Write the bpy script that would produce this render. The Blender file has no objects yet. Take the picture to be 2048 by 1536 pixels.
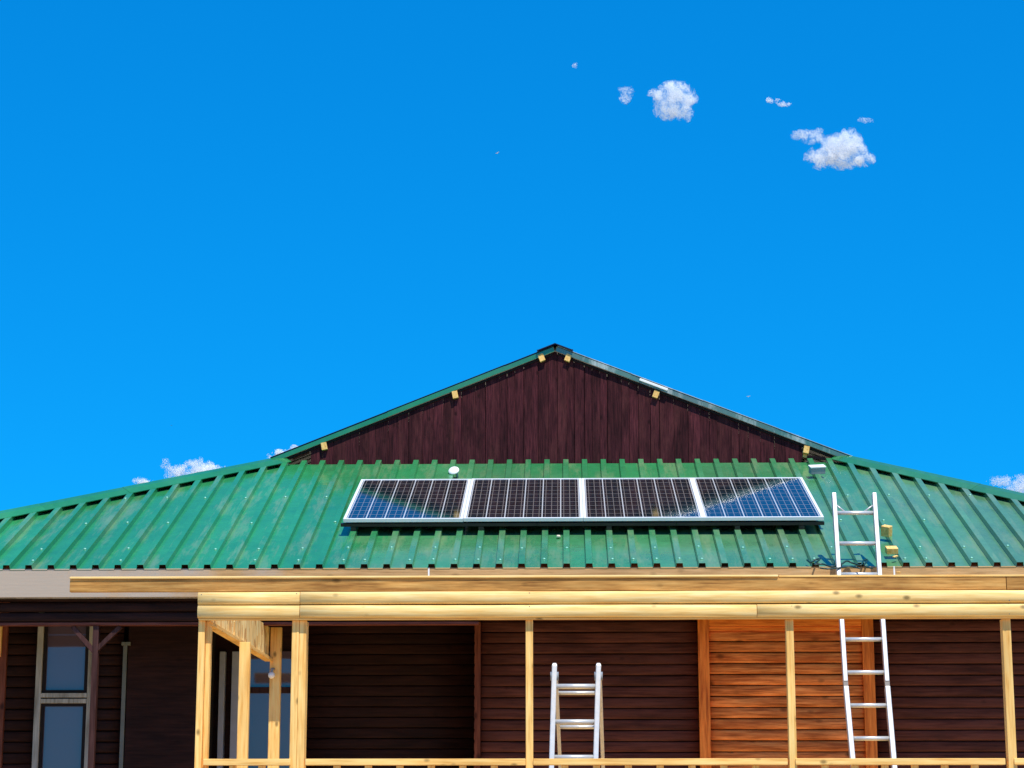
import bpy, bmesh, math, random
from math import radians, sin, cos, tan, pi, atan2, sqrt, floor
from mathutils import Vector, Matrix, noise
random.seed(7)
S = bpy.context.scene
C = S.collection

# ---------------------------------------------------------------- camera
FPX = 4300.0                      # focal length in pixels of a 2048 wide frame
PITCH, YAW = radians(11.85), radians(1.4)
CAM = Vector((0, 0, 1.6))
cd = bpy.data.cameras.new('camera')
cam = bpy.data.objects.new('camera', cd)
C.objects.link(cam)
cam.location = CAM
cam.rotation_euler = (radians(90) + PITCH, 0, YAW)
cd.sensor_width = 36.0
cd.lens = FPX / 2048 * 36
cd.clip_end = 20000
S.camera = cam

# ---------------------------------------------------------------- sun, sky, exposure
SUN_EL, SUN_AZ = radians(62), radians(24)      # azimuth to the right of straight behind the camera
sun_dir = Vector((sin(SUN_AZ) * cos(SUN_EL), -cos(SUN_AZ) * cos(SUN_EL), sin(SUN_EL)))
sd = bpy.data.lights.new('sun', 'SUN')
sd.energy = 4.7
sd.angle = radians(0.5)
sd.color = (1.0, 0.95, 0.86)
sun = bpy.data.objects.new('sun', sd)
C.objects.link(sun)
sun.rotation_euler = sun_dir.to_track_quat('Z', 'Y').to_euler()
W = bpy.data.worlds.new('World')
S.world = W
W.use_nodes = True
wn, wl = W.node_tree.nodes, W.node_tree.links
bg = wn['Background']
sky = wn.new('ShaderNodeTexSky')
sky.sky_type = 'NISHITA'
sky.sun_disc = False
sky.sun_elevation = SUN_EL
sky.sun_rotation = atan2(sun_dir.x, sun_dir.y)
sky.altitude = 1500
sky.air_density = 1.0
sky.dust_density = 0.3
sky.ozone_density = 2.5
hs = wn.new('ShaderNodeHueSaturation')
hs.inputs['Hue'].default_value = 0.487
hs.inputs['Saturation'].default_value = 1.42
hs.inputs['Value'].default_value = 1.0
wl.new(sky.outputs[0], hs.inputs['Color'])
def vmul(src, k):
    v = wn.new('ShaderNodeVectorMath'); v.operation = 'MULTIPLY'
    wl.new(src, v.inputs[0]); v.inputs[1].default_value = k
    return v.outputs[0]
gm = wn.new('ShaderNodeGamma'); gm.inputs[1].default_value = 0.5      # a phone's flattened, saturated blue
wl.new(vmul(hs.outputs[0], (0.133,) * 3), gm.inputs[0])
wl.new(vmul(gm.outputs[0], (0.012 / 0.133, 0.56 / 0.133, 1.11 / 0.133)), bg.inputs['Color'])
bg.inputs['Strength'].default_value = 0.12
S.view_settings.view_transform = 'Standard'
S.view_settings.look = 'None'
S.view_settings.exposure = 0.15
S.view_settings.gamma = 1
S.cycles.caustics_reflective = False
S.cycles.caustics_refractive = False
S.cycles.max_bounces = 8
S.cycles.diffuse_bounces = 5
S.cycles.transparent_max_bounces = 8

# ---------------------------------------------------------------- measuring helpers
def ray(u, v):
    x, y = (u - 1024) / FPX, -(v - 768) / FPX
    d = Vector((x, cos(PITCH) - y * sin(PITCH), sin(PITCH) + y * cos(PITCH)))
    c, s = cos(YAW), sin(YAW)
    return Vector((c * d.x - s * d.y, s * d.x + c * d.y, d.z))
def at(u, v, Y):
    d = ray(u, v)
    return CAM + d * (Y / d.y)
def X(u, Y, v=1300): return at(u, v, Y).x
def Z(v, Y, u=1130): return at(u, v, Y).z

# ---------------------------------------------------------------- materials
def nt(name):
    m = bpy.data.materials.new(name)
    m.use_nodes = True
    return m, m.node_tree.nodes, m.node_tree.links, m.node_tree.nodes['Principled BSDF']
def ramp(n, l, src, stops):
    r = n.new('ShaderNodeValToRGB')
    while len(r.color_ramp.elements) < len(stops): r.color_ramp.elements.new(0.5)
    for e, (p, c) in zip(r.color_ramp.elements, stops):
        e.position = p
        e.color = (c[0], c[1], c[2], 1) if isinstance(c, (tuple, list)) else (c, c, c, 1)
    l.new(src, r.inputs[0])
    return r.outputs[0]
def mixc(n, l, f, a, b, mode='MIX'):
    m = n.new('ShaderNodeMix'); m.data_type = 'RGBA'; m.blend_type = mode
    for k, s in ((0, f), (6, a), (7, b)):
        if hasattr(s, 'links'): l.new(s, m.inputs[k])
        elif isinstance(s, (int, float)): m.inputs[k].default_value = s
        else: m.inputs[k].default_value = (*s, 1)
    return m.outputs[2]
def math_(n, l, op, a, b=0.0, c=None):
    m = n.new('ShaderNodeMath'); m.operation = op
    for k, s in enumerate((a, b) if c is None else (a, b, c)):
        if hasattr(s, 'links'): l.new(s, m.inputs[k])
        else: m.inputs[k].default_value = s
    return m.outputs[0]
def noise_(n, l, vec, scale, detail=4, rough=0.55):
    t = n.new('ShaderNodeTexNoise'); t.inputs['Scale'].default_value = scale
    t.inputs['Detail'].default_value = detail; t.inputs['Roughness'].default_value = rough
    if vec is not None: l.new(vec, t.inputs['Vector'])
    return t.outputs['Fac']
def coords(n, l, scale=(1, 1, 1), use_rnd=True):
    tc = n.new('ShaderNodeTexCoord')
    src = tc.outputs['Object']
    if use_rnd:
        at_ = n.new('ShaderNodeAttribute'); at_.attribute_name = 'rnd'
        oi = n.new('ShaderNodeObjectInfo')
        s = math_(n, l, 'ADD', math_(n, l, 'MULTIPLY', at_.outputs['Fac'], 53.0), math_(n, l, 'MULTIPLY', oi.outputs['Random'], 31.0))
        cb = n.new('ShaderNodeCombineXYZ')
        for k in range(3): l.new(s, cb.inputs[k])
        ad = n.new('ShaderNodeVectorMath'); ad.operation = 'ADD'
        l.new(src, ad.inputs[0]); l.new(cb.outputs[0], ad.inputs[1]); src = ad.outputs[0]
    mp = n.new('ShaderNodeMapping'); mp.inputs['Scale'].default_value = scale
    l.new(src, mp.inputs['Vector'])
    return mp.outputs['Vector']
def rnd_fac(n, l):
    a = n.new('ShaderNodeAttribute'); a.attribute_name = 'rnd'
    return a.outputs['Fac']
def wood(name, light, mid, dark, axis='X', rough=0.6, knots=1.0, spread=0.25, bump=0.3, worn=None, worn_amt=0.5, knot_r=0.16, kscale=7, gscale=60):
    m, n, l, b = nt(name)
    ax = 'XYZ'.index(axis)
    sc = [1, 1, 1]; sc[ax] = 0.06
    v = coords(n, l, tuple(sc))
    g1 = noise_(n, l, v, gscale, 5, 0.6)
    sc2 = [1, 1, 1]; sc2[ax] = 0.22
    v2 = coords(n, l, tuple(sc2))
    g2 = noise_(n, l, v2, 11, 4)
    base = ramp(n, l, g1, [(0.3, dark), (0.5, mid), (0.72, light)])
    tone = ramp(n, l, g2, [(0.3, 1 - spread), (0.7, 1 + spread)])
    col = mixc(n, l, 1.0, base, tone, 'MULTIPLY')
    rf = ramp(n, l, rnd_fac(n, l), [(0, 1 - spread * 0.6), (1, 1 + spread * 0.35)])
    col = mixc(n, l, 1.0, col, rf, 'MULTIPLY')
    if knots:
        sk = [1, 1, 1]; sk[ax] = 0.6
        vk = coords(n, l, tuple(sk))
        vo = n.new('ShaderNodeTexVoronoi'); vo.inputs['Scale'].default_value = kscale
        l.new(vk, vo.inputs['Vector'])
        kf = ramp(n, l, vo.outputs['Distance'], [(knot_r * 0.35, 1.0), (knot_r, 0.0)])
        kc = tuple(c * 0.28 for c in mid)
        col = mixc(n, l, math_(n, l, 'MULTIPLY', kf, knots), col, kc)
    if worn is not None:
        w = noise_(n, l, v2, 6, 6, 0.7)
        wf = ramp(n, l, w, [(0.5, 0.0), (0.68, worn_amt)])
        col = mixc(n, l, wf, col, worn)
    l.new(col, b.inputs['Base Color'])
    b.inputs['Roughness'].default_value = rough
    b.inputs['Specular IOR Level'].default_value = 0.12
    bp = n.new('ShaderNodeBump'); bp.inputs['Strength'].default_value = bump; bp.inputs['Distance'].default_value = 0.004
    l.new(g1, bp.inputs['Height']); l.new(bp.outputs[0], b.inputs['Normal'])
    return m
def plain(name, col, rough=0.5, metal=0.0, var=0.12, scale=8.0, ior=1.5):
    m, n, l, b = nt(name)
    v = coords(n, l, (1, 1, 1), False)
    f = noise_(n, l, v, scale, 5)
    c = mixc(n, l, 1.0, col, ramp(n, l, f, [(0.3, 1 - var), (0.7, 1 + var)]), 'MULTIPLY')
    l.new(c, b.inputs['Base Color'])
    b.inputs['Roughness'].default_value = rough
    b.inputs['Metallic'].default_value = metal
    b.inputs['IOR'].default_value = ior
    return m

NEWW = dict(light=(1.0, 0.70, 0.27), mid=(0.95, 0.58, 0.185), dark=(0.76, 0.37, 0.085))
M = {}
for a in 'XYZ':
    M['new' + a] = wood('fresh_pine_' + a.lower(), **NEWW, axis=a, rough=0.5, spread=0.14, knots=0.85, knot_r=0.16, kscale=9)
M['log'] = wood('fresh_pine_log', (1.0, 0.76, 0.36), (0.97, 0.66, 0.25), (0.86, 0.50, 0.15), 'X', rough=0.45, spread=0.10, knots=0.9, knot_r=0.17, kscale=9)
M['beam'] = wood('raw_pine_beam', (0.66, 0.38, 0.12), (0.52, 0.26, 0.07), (0.28, 0.12, 0.03), 'X', rough=0.65, spread=0.25, worn=(0.24, 0.11, 0.03), worn_amt=0.5, knots=0.8)
M['fascia'] = wood('greyed_fascia_board', (0.46, 0.36, 0.27), (0.40, 0.30, 0.21), (0.31, 0.22, 0.15), 'X', rough=0.7, spread=0.18, worn=(0.44, 0.38, 0.34), worn_amt=0.8, knots=0.3)
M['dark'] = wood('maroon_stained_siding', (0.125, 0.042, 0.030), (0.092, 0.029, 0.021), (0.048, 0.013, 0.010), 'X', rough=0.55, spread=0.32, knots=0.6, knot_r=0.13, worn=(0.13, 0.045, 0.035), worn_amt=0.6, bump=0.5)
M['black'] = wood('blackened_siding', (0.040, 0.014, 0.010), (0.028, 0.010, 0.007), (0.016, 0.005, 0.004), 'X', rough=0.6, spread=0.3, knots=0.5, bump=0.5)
M['darkZ'] = wood('maroon_stained_post', (0.085, 0.040, 0.036), (0.060, 0.026, 0.023), (0.03, 0.012, 0.010), 'Z', rough=0.55, spread=0.3)
M['trimZ'] = wood('reddish_brown_trim', (0.26, 0.085, 0.045), (0.19, 0.056, 0.030), (0.10, 0.028, 0.016), 'Z', rough=0.5, spread=0.3)
M['trimX'] = wood('reddish_brown_trim_level', (0.22, 0.07, 0.045), (0.15, 0.045, 0.030), (0.08, 0.022, 0.016), 'X', rough=0.5, spread=0.3)
M['gable'] = wood('maroon_gable_boards', (0.092, 0.021, 0.024), (0.052, 0.011, 0.015), (0.016, 0.003, 0.005), 'Z', rough=0.8, gscale=110, spread=0.45, knots=0.85, knot_r=0.16, worn=(0.125, 0.036, 0.034), worn_amt=0.5, bump=0.6, kscale=9)
M['orange'] = wood('orange_varnished_siding', (0.92, 0.37, 0.12), (0.68, 0.215, 0.058), (0.28, 0.066, 0.015), 'X', rough=0.45, spread=0.34, knots=1.0, knot_r=0.21, worn=(0.40, 0.09, 0.02), worn_amt=0.65, kscale=8)
M['orangeZ'] = wood('orange_varnished_trim', (0.98, 0.34, 0.07), (0.82, 0.235, 0.042), (0.48, 0.105, 0.018), 'Z', rough=0.35, spread=0.22, knots=0.7)
M['orangeX'] = wood('orange_varnished_trim_level', (0.98, 0.34, 0.07), (0.82, 0.235, 0.042), (0.48, 0.105, 0.018), 'X', rough=0.35, spread=0.22, knots=0.7)
M['deck'] = wood('fresh_pine_deck', **NEWW, axis='Y', rough=0.6, spread=0.2)
M['pale'] = wood('weathered_white_paint', (0.46, 0.44, 0.38), (0.40, 0.38, 0.32), (0.22, 0.20, 0.15), 'Z', rough=0.6, spread=0.2, worn=(0.14, 0.11, 0.07), worn_amt=0.8, knots=0)
M['alu'] = plain('brushed_aluminium', (0.70, 0.69, 0.66), 0.38, 0.45, 0.08, 30)
M['dullstrip'] = plain('dull_grey_green_strip', (0.13, 0.14, 0.12), 0.6)
M['bluegrey'] = plain('pale_blue_grey_frame', (0.42, 0.46, 0.56), 0.5)
M['frame'] = plain('white_anodised_frame', (0.88, 0.89, 0.90), 0.4, 0.1, 0.04)
M['blackmetal'] = plain('black_rail', (0.012, 0.013, 0.015), 0.45)
M['white'] = plain('white_plastic', (0.90, 0.89, 0.86), 0.4, 0, 0.05)
M['grey'] = plain('grey_plastic', (0.30, 0.33, 0.36), 0.5)
M['darkgap'] = plain('dark_timber_backing', (0.010, 0.005, 0.005), 0.9)
M['cable'] = plain('dark_green_cable', (0.005, 0.045, 0.045), 0.4)
M['screw'] = plain('pale_screw_cap', (0.20, 0.50, 0.36), 0.35, 0.3)
M['ridge'] = plain('dark_blue_ridge_metal', (0.010, 0.014, 0.05), 0.35)
M['joint'] = plain('dark_ladder_joint', (0.20, 0.17, 0.15), 0.5)
M['stone'] = plain('pale_stone', (0.75, 0.68, 0.50), 0.8)
M['bird'] = plain('pale_feathers', (0.75, 0.78, 0.75), 0.7)
M['birdd'] = plain('dark_feathers', (0.06, 0.08, 0.1), 0.7)

def roof_mat(name, main, dull, dust, dustamt):
    m, n, l, b = nt(name)
    v = coords(n, l, (1, 1, 1), False)
    big = noise_(n, l, v, 0.55, 3)
    med = noise_(n, l, v, 2.6, 6, 0.65)
    fine = noise_(n, l, v, 17, 6, 0.7)
    sx = n.new('ShaderNodeSeparateXYZ'); l.new(v, sx.inputs[0])
    bias = math_(n, l, 'MULTIPLY_ADD', sx.outputs[0], 0.055, big)
    c = mixc(n, l, ramp(n, l, bias, [(0.42, 0.0), (0.68, 0.9)]), main, dull)
    c = mixc(n, l, 1.0, c, ramp(n, l, med, [(0.3, 0.88), (0.7, 1.12)]), 'MULTIPLY')
    c = mixc(n, l, 1.0, c, ramp(n, l, fine, [(0.3, 0.90), (0.7, 1.10)]), 'MULTIPLY')
    st = coords(n, l, (2.2, 0.3, 0.6), False)
    d = noise_(n, l, st, 3.0, 8, 0.72)
    c = mixc(n, l, ramp(n, l, d, [(0.50, 0.0), (0.72, dustamt)]), c, dust)
    c = mixc(n, l, 1.0, c, ramp(n, l, rnd_fac(n, l), [(0, 0.9), (1, 1.1)]), 'MULTIPLY')
    l.new(c, b.inputs['Base Color'])
    l.new(ramp(n, l, med, [(0.3, 0.17), (0.7, 0.27)]), b.inputs['Roughness'])
    b.inputs['IOR'].default_value = 1.9
    bp = n.new('ShaderNodeBump'); bp.inputs['Strength'].default_value = 0.35; bp.inputs['Distance'].default_value = 0.01
    l.new(noise_(n, l, v, 5, 3), bp.inputs['Height']); l.new(bp.outputs[0], b.inputs['Normal'])
    return m
M['roof'] = roof_mat('green_painted_sheet', (0.024, 0.235, 0.078), (0.095, 0.235, 0.115), (0.24, 0.32, 0.16), 0.7)
M['cap'] = roof_mat('green_flashing', (0.020, 0.21, 0.065), (0.035, 0.18, 0.07), (0.09, 0.24, 0.12), 0.3)
M['palebarge'] = roof_mat('pale_glare_verge_trim', (0.22, 0.30, 0.26), (0.45, 0.48, 0.45), (0.80, 0.80, 0.80), 1.0)  # glare on top of the right verge, put into pale tones
M['barge'] = roof_mat('glare_streaked_sheet_edge', (0.05, 0.16, 0.10), (0.14, 0.18, 0.14), (0.55, 0.58, 0.52), 1.0)  # whitish streaks paint the glare along the right barge

def glass_mat():
    m, n, l, b = nt('dark_window_glass')
    b.inputs['Base Color'].default_value = (0.12, 0.085, 0.115, 1)
    b.inputs['Roughness'].default_value = 0.03
    b.inputs['IOR'].default_value = 1.8
    v = coords(n, l, (1, 1, 1), False)
    bp = n.new('ShaderNodeBump'); bp.inputs['Strength'].default_value = 0.05; bp.inputs['Distance'].default_value = 0.01
    l.new(noise_(n, l, v, 2.5, 2), bp.inputs['Height']); l.new(bp.outputs[0], b.inputs['Normal'])
    return m
M['glass'] = glass_mat()

PW, PL = 0.963, 1.585       # one solar panel
def cell_mat():
    m, n, l, b = nt('photovoltaic_cells')
    tc = n.new('ShaderNodeTexCoord'); sx = n.new('ShaderNodeSeparateXYZ'); l.new(tc.outputs['Object'], sx.inputs[0])
    def line(src, pitch, width, off=0.0):
        f = math_(n, l, 'FRACT', math_(n, l, 'DIVIDE', math_(n, l, 'ADD', src, 100 * pitch + off), pitch))
        d = math_(n, l, 'ABSOLUTE', math_(n, l, 'SUBTRACT', f, 0.5))
        return math_(n, l, 'GREATER_THAN', d, 0.5 - width / pitch / 2)
    cw = (PW - 0.06) / 6
    big = line(sx.outputs[0], cw, 0.0085)
    rows = line(sx.outputs[1], (PL - 0.06) / 10, 0.010)
    bus = line(sx.outputs[0], cw / 3, 0.005, cw / 6)
    half = line(sx.outputs[1], (PL - 0.06) / 20, 0.006)
    v = coords(n, l, (1, 1, 1), False)
    f = noise_(n, l, v, 9, 3)
    c = mixc(n, l, ramp(n, l, f, [(0.35, 0), (0.65, 1)]), (0.002, 0.007, 0.010), (0.004, 0.014, 0.022))
    c = mixc(n, l, math_(n, l, 'MULTIPLY', half, 0.55), c, (0.10, 0.09, 0.085))
    c = mixc(n, l, math_(n, l, 'MULTIPLY', rows, 0.9), c, (0.24, 0.22, 0.20))
    c = mixc(n, l, math_(n, l, 'MULTIPLY', bus, 0.9), c, (0.24, 0.21, 0.19))
    c = mixc(n, l, big, c, (0.62, 0.62, 0.62))
    l.new(c, b.inputs['Base Color'])
    b.inputs['Roughness'].default_value = 0.07
    b.inputs['IOR'].default_value = 3.5
    return m
M['cell'] = cell_mat()
def chip_mat():
    m, n, l, b = nt('flaky_chipboard')
    v = coords(n, l, (1, 1, 0.45), True)
    vo = n.new('ShaderNodeTexVoronoi'); vo.inputs['Scale'].default_value = 26; l.new(v, vo.inputs['Vector'])
    sp = n.new('ShaderNodeSeparateColor'); l.new(vo.outputs['Color'], sp.inputs[0])
    c = ramp(n, l, sp.outputs[0], [(0.0, (0.55, 0.26, 0.06)), (0.35, (1.0, 0.66, 0.22)), (1.0, (1.0, 0.82, 0.38))])
    c = mixc(n, l, 1.0, c, ramp(n, l, noise_(n, l, v, 5, 4), [(0.35, 0.75), (0.65, 1.1)]), 'MULTIPLY')
    l.new(c, b.inputs['Base Color']); b.inputs['Roughness'].default_value = 0.8
    return m
M['chip'] = chip_mat()
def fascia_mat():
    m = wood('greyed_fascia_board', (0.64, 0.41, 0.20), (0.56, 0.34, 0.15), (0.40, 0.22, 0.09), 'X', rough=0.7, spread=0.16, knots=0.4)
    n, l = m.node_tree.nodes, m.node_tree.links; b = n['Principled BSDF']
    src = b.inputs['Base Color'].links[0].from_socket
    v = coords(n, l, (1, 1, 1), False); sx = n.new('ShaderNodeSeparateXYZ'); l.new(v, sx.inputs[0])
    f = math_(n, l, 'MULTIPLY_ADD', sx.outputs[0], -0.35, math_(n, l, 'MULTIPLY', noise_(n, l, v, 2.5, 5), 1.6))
    f = ramp(n, l, math_(n, l, 'SUBTRACT', f, 1.55), [(0.0, 0.0), (0.45, 0.92)])      # old grey paint left on the far end; reflected warmth coloured into the tan
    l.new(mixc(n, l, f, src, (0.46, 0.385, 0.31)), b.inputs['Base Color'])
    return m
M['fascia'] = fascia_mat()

def ground_mat():
    m, n, l, b = nt('dry_sandy_ground')
    v = coords(n, l, (1, 1, 1), False)
    c = ramp(n, l, noise_(n, l, v, 0.4, 8, 0.65), [(0.3, (0.30, 0.21, 0.12)), (0.55, (0.48, 0.36, 0.22)), (0.75, (0.26, 0.27, 0.12))])
    l.new(c, b.inputs['Base Color']); b.inputs['Roughness'].default_value = 0.95
    return m
M['ground'] = ground_mat()
def cloud_mat():
    m, n, l, b = nt('cloud_white')
    o = n['Material Output']
    df = n.new('ShaderNodeBsdfDiffuse'); df.inputs[0].default_value = (0.97, 0.98, 1.0, 1)
    tr = n.new('ShaderNodeBsdfTranslucent'); tr.inputs[0].default_value = (0.97, 0.98, 1.0, 1)
    mx = n.new('ShaderNodeMixShader'); mx.inputs[0].default_value = 0.55
    l.new(df.outputs[0], mx.inputs[1]); l.new(tr.outputs[0], mx.inputs[2]); l.new(mx.outputs[0], o.inputs['Surface'])
    n.remove(b)
    return m
M['cloud'] = cloud_mat()

# ---------------------------------------------------------------- object helpers
def tag(o, label=None, cat=None, group=None, kind=None):
    if label: o['label'] = label
    if cat: o['category'] = cat
    if group: o['group'] = group
    if kind: o['kind'] = kind
    return o
def thing(name, label, cat, loc=(0, 0, 0), group=None):
    o = bpy.data.objects.new(name, None)
    C.objects.link(o); o.location = loc; o.empty_display_size = 0.2
    return tag(o, label, cat, group)
class MB:
    """collects faces in world coordinates; build() links them as one mesh object"""
    def __init__(s): s.v, s.f, s.r, s.sm = [], [], [], []
    def add(s, vs, fs, rnd=None, smooth=False):
        k = len(s.v); s.v += [tuple(p) for p in vs]
        rnd = random.random() if rnd is None else rnd
        for f in fs: s.f.append(tuple(i + k for i in f)); s.r.append(rnd); s.sm.append(smooth)
    def box(s, a, b, rnd=None):
        x0, y0, z0 = a; x1, y1, z1 = b
        vs = [(x, y, z) for z in (z0, z1) for y in (y0, y1) for x in (x0, x1)]
        s.add(vs, [(0, 2, 3, 1), (4, 5, 7, 6), (0, 1, 5, 4), (2, 6, 7, 3), (0, 4, 6, 2), (1, 3, 7, 5)], rnd)
    def obox(s, c, ux, uy, uz, hx, hy, hz, rnd=None):
        c, ux, uy, uz = Vector(c), Vector(ux), Vector(uy), Vector(uz)
        vs = [c + ux * hx * i + uy * hy * j + uz * hz * k for k in (-1, 1) for j in (-1, 1) for i in (-1, 1)]
        s.add(vs, [(0, 2, 3, 1), (4, 5, 7, 6), (0, 1, 5, 4), (2, 6, 7, 3), (0, 4, 6, 2), (1, 3, 7, 5)], rnd)
    def bar(s, p, q, w, d, up=(0, 1, 0), rnd=None):
        p, q = Vector(p), Vector(q)
        t = (q - p).normalized(); a = t.cross(Vector(up)).normalized(); b = a.cross(t).normalized()
        s.obox((p + q) / 2, a, b, t, w / 2, d / 2, (q - p).length / 2, rnd)
    def tube(s, pts, r, seg=10, rnd=None, caps=True):
        pts = [Vector(p) for p in pts]; vs = []; fs = []
        for i, p in enumerate(pts):
            t = (pts[min(i + 1, len(pts) - 1)] - pts[max(i - 1, 0)]).normalized()
            a = t.cross(Vector((0.13, 0.31, 0.94)) if abs(t.z) < 0.9 else Vector((1, 0, 0))).normalized(); b = t.cross(a)
            rr = r[i] if isinstance(r, (list, tuple)) else r
            vs += [p + a * rr * cos(2 * pi * k / seg) + b * rr * sin(2 * pi * k / seg) for k in range(seg)]
        for i in range(len(pts) - 1):
            for k in range(seg):
                k2 = (k + 1) % seg
                fs.append((i * seg + k, i * seg + k2, (i + 1) * seg + k2, (i + 1) * seg + k))
        s.add(vs, fs, rnd, True)
        if caps:
            n = len(vs); base = len(s.v) - n
            s.f.append(tuple(base + k for k in range(seg))[::-1]); s.r.append(s.r[-1]); s.sm.append(False)
            s.f.append(tuple(base + n - seg + k for k in range(seg))); s.r.append(s.r[-1]); s.sm.append(False)
    def prism_x(s, x0, x1, prof, rnd=None, smooth=False, wob=0.0):
        """profile (y,z) closed polygon swept along x"""
        n = len(prof); segs = max(1, int(abs(x1 - x0) / 0.4)) if wob else 1
        vs = []; fs = []; ph = random.random() * 50
        for i in range(segs + 1):
            x = x0 + (x1 - x0) * i / segs
            dz = wob * noise.noise(Vector((x * 1.3 + ph, ph, 0)))
            dy = wob * noise.noise(Vector((x * 1.1, ph, 5)))
            vs += [(x, y + dy, z + dz) for y, z in prof]
        for i in range(segs):
            for k in range(n):
                k2 = (k + 1) % n
                fs.append((i * n + k, (i + 1) * n + k, (i + 1) * n + k2, i * n + k2))
        s.add(vs, fs, rnd, smooth)
        base = len(s.v) - len(vs)
        s.f.append(tuple(base + k for k in range(n))); s.r.append(s.r[-1]); s.sm.append(False)
        s.f.append(tuple(base + segs * n + k for k in range(n))[::-1]); s.r.append(s.r[-1]); s.sm.append(False)
    def build(s, name, mat, parent=None, bevel=0.0, origin=None):
        off = Vector(origin) if origin is not None else (parent_origin(parent) if parent else Vector((0, 0, 0)))
        me = bpy.data.meshes.new(name)
        me.from_pydata([tuple(Vector(p) - off) for p in s.v], [], s.f)
        at_ = me.attributes.new('rnd', 'FLOAT', 'FACE')
        at_.data.foreach_set('value', s.r)
        me.polygons.foreach_set('use_smooth', s.sm)
        if bevel:
            bm = bmesh.new(); bm.from_mesh(me)
            bmesh.ops.recalc_face_normals(bm, faces=bm.faces)
            es = [e for e in bm.edges if len(e.link_faces) == 2 and e.calc_face_angle(0) > 0.6]
            bmesh.ops.bevel(bm, geom=es, offset=bevel, segments=2, affect='EDGES', profile=0.6)
            bm.to_mesh(me); bm.free()
        me.materials.append(mat)
        o = bpy.data.objects.new(name, me); C.objects.link(o)
        if parent:
            o.parent = parent
            if origin is not None: o.location = Vector(origin) - parent_origin(parent)
        elif origin is not None: o.location = origin
        return o
def parent_origin(p):
    o = Vector((0, 0, 0))
    while p is not None: o += p.location; p = p.parent
    return o
def log_prof(y, z0, h, depth, thick=0.03, k=8, lip=0.004):
    """front face bulges towards -y"""
    pr = [(y + thick, z0 + lip)]
    for i in range(k + 1):
        a = pi * (i / k)
        pr.append((y - depth * sin(a) ** 0.75 if 0 < i < k else y, z0 + lip + (h - lip * 1.5) * (1 - cos(a)) / 2))
    pr.append((y + thick, z0 + h - lip * 0.5))
    return pr[::-1]
def siding(mb, x0, x1, z0, z1, y, pitch, depth=0.008, z_ref=0.0):
    k0 = floor((z0 - z_ref) / pitch)
    k = k0
    while z_ref + k * pitch < z1:
        a = max(z0, z_ref + k * pitch); b = min(z1, z_ref + (k + 1) * pitch)
        if b - a > 0.01:
            n = max(1, round((x1 - x0) / 3.6)); cuts = [x0] + sorted(x0 + (x1 - x0) * (i + 1) / n + random.uniform(-.7, .7) for i in range(n - 1)) + [x1]
            for i in range(n):
                mb.prism_x(cuts[i], cuts[i + 1] - (0.002 if i < n - 1 else 0), log_prof(y + random.uniform(-.0015, .0015), a, b - a, depth), smooth=True, wob=0.0025)
        k += 1

# ---------------------------------------------------------------- roof frame numbers
EY = 16.30
E0 = at(1130, 1137, EY); T0 = at(1130, 927, 19.45)
EZ = E0.z; RUN = T0.y - EY
SL = Vector((0, T0.y - EY, T0.z - EZ)); RL = SL.length; SL.normalize()
RN = Vector((0, -SL.z, SL.y))
O = Vector((0, EY, EZ))
def roof(x, s, h=0.0): return O + Vector((x, 0, 0)) + SL * s + RN * h
def on_roof(u, v, h=0.0):
    d = ray(u, v); p0 = O + RN * h
    q = CAM + d * ((p0 - CAM).dot(RN) / d.dot(RN))
    return q, q.x, (q - O).dot(SL)
HLx, HRx = at(547, 922, 19.45).x, at(1698, 920, 19.45).x
_, xa, sa = on_roof(0, 1026, 0.05)
ELx = HLx - (HLx - xa) / (RL - sa) * RL
_, xb, sb = on_roof(2048, 990, 0.05)
ERx = HRx + (xb - HRx) / (RL - sb) * RL
HL, HR = roof(HLx, RL), roof(HRx, RL)
EL, ER = roof(ELx, 0), roof(ERx, 0)
BACK = 27.0

# ================================================================ ground
g = MB()
N_ = 24
gv, gf = [], []
for j in range(N_ + 1):
    for i in range(N_ + 1):
        x, y = (i / N_ - 0.5) * 6000, (j / N_ - 0.35) * 6000
        gv.append((x, y, 0.0))
for j in range(N_):
    for i in range(N_):
        a = j * (N_ + 1) + i; gf.append((a, a + 1, a + N_ + 2, a + N_ + 1))
g.add(gv, gf, 0.5)
tag(g.build('ground', M['ground']), kind='structure')

# ================================================================ house
HO = Vector((0, 17.4, 0))
house = thing('house', 'dark maroon log sided house with green metal roof and gable', 'house', HO)
DECK = Z(1518, 13.8) - 0.95

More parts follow.
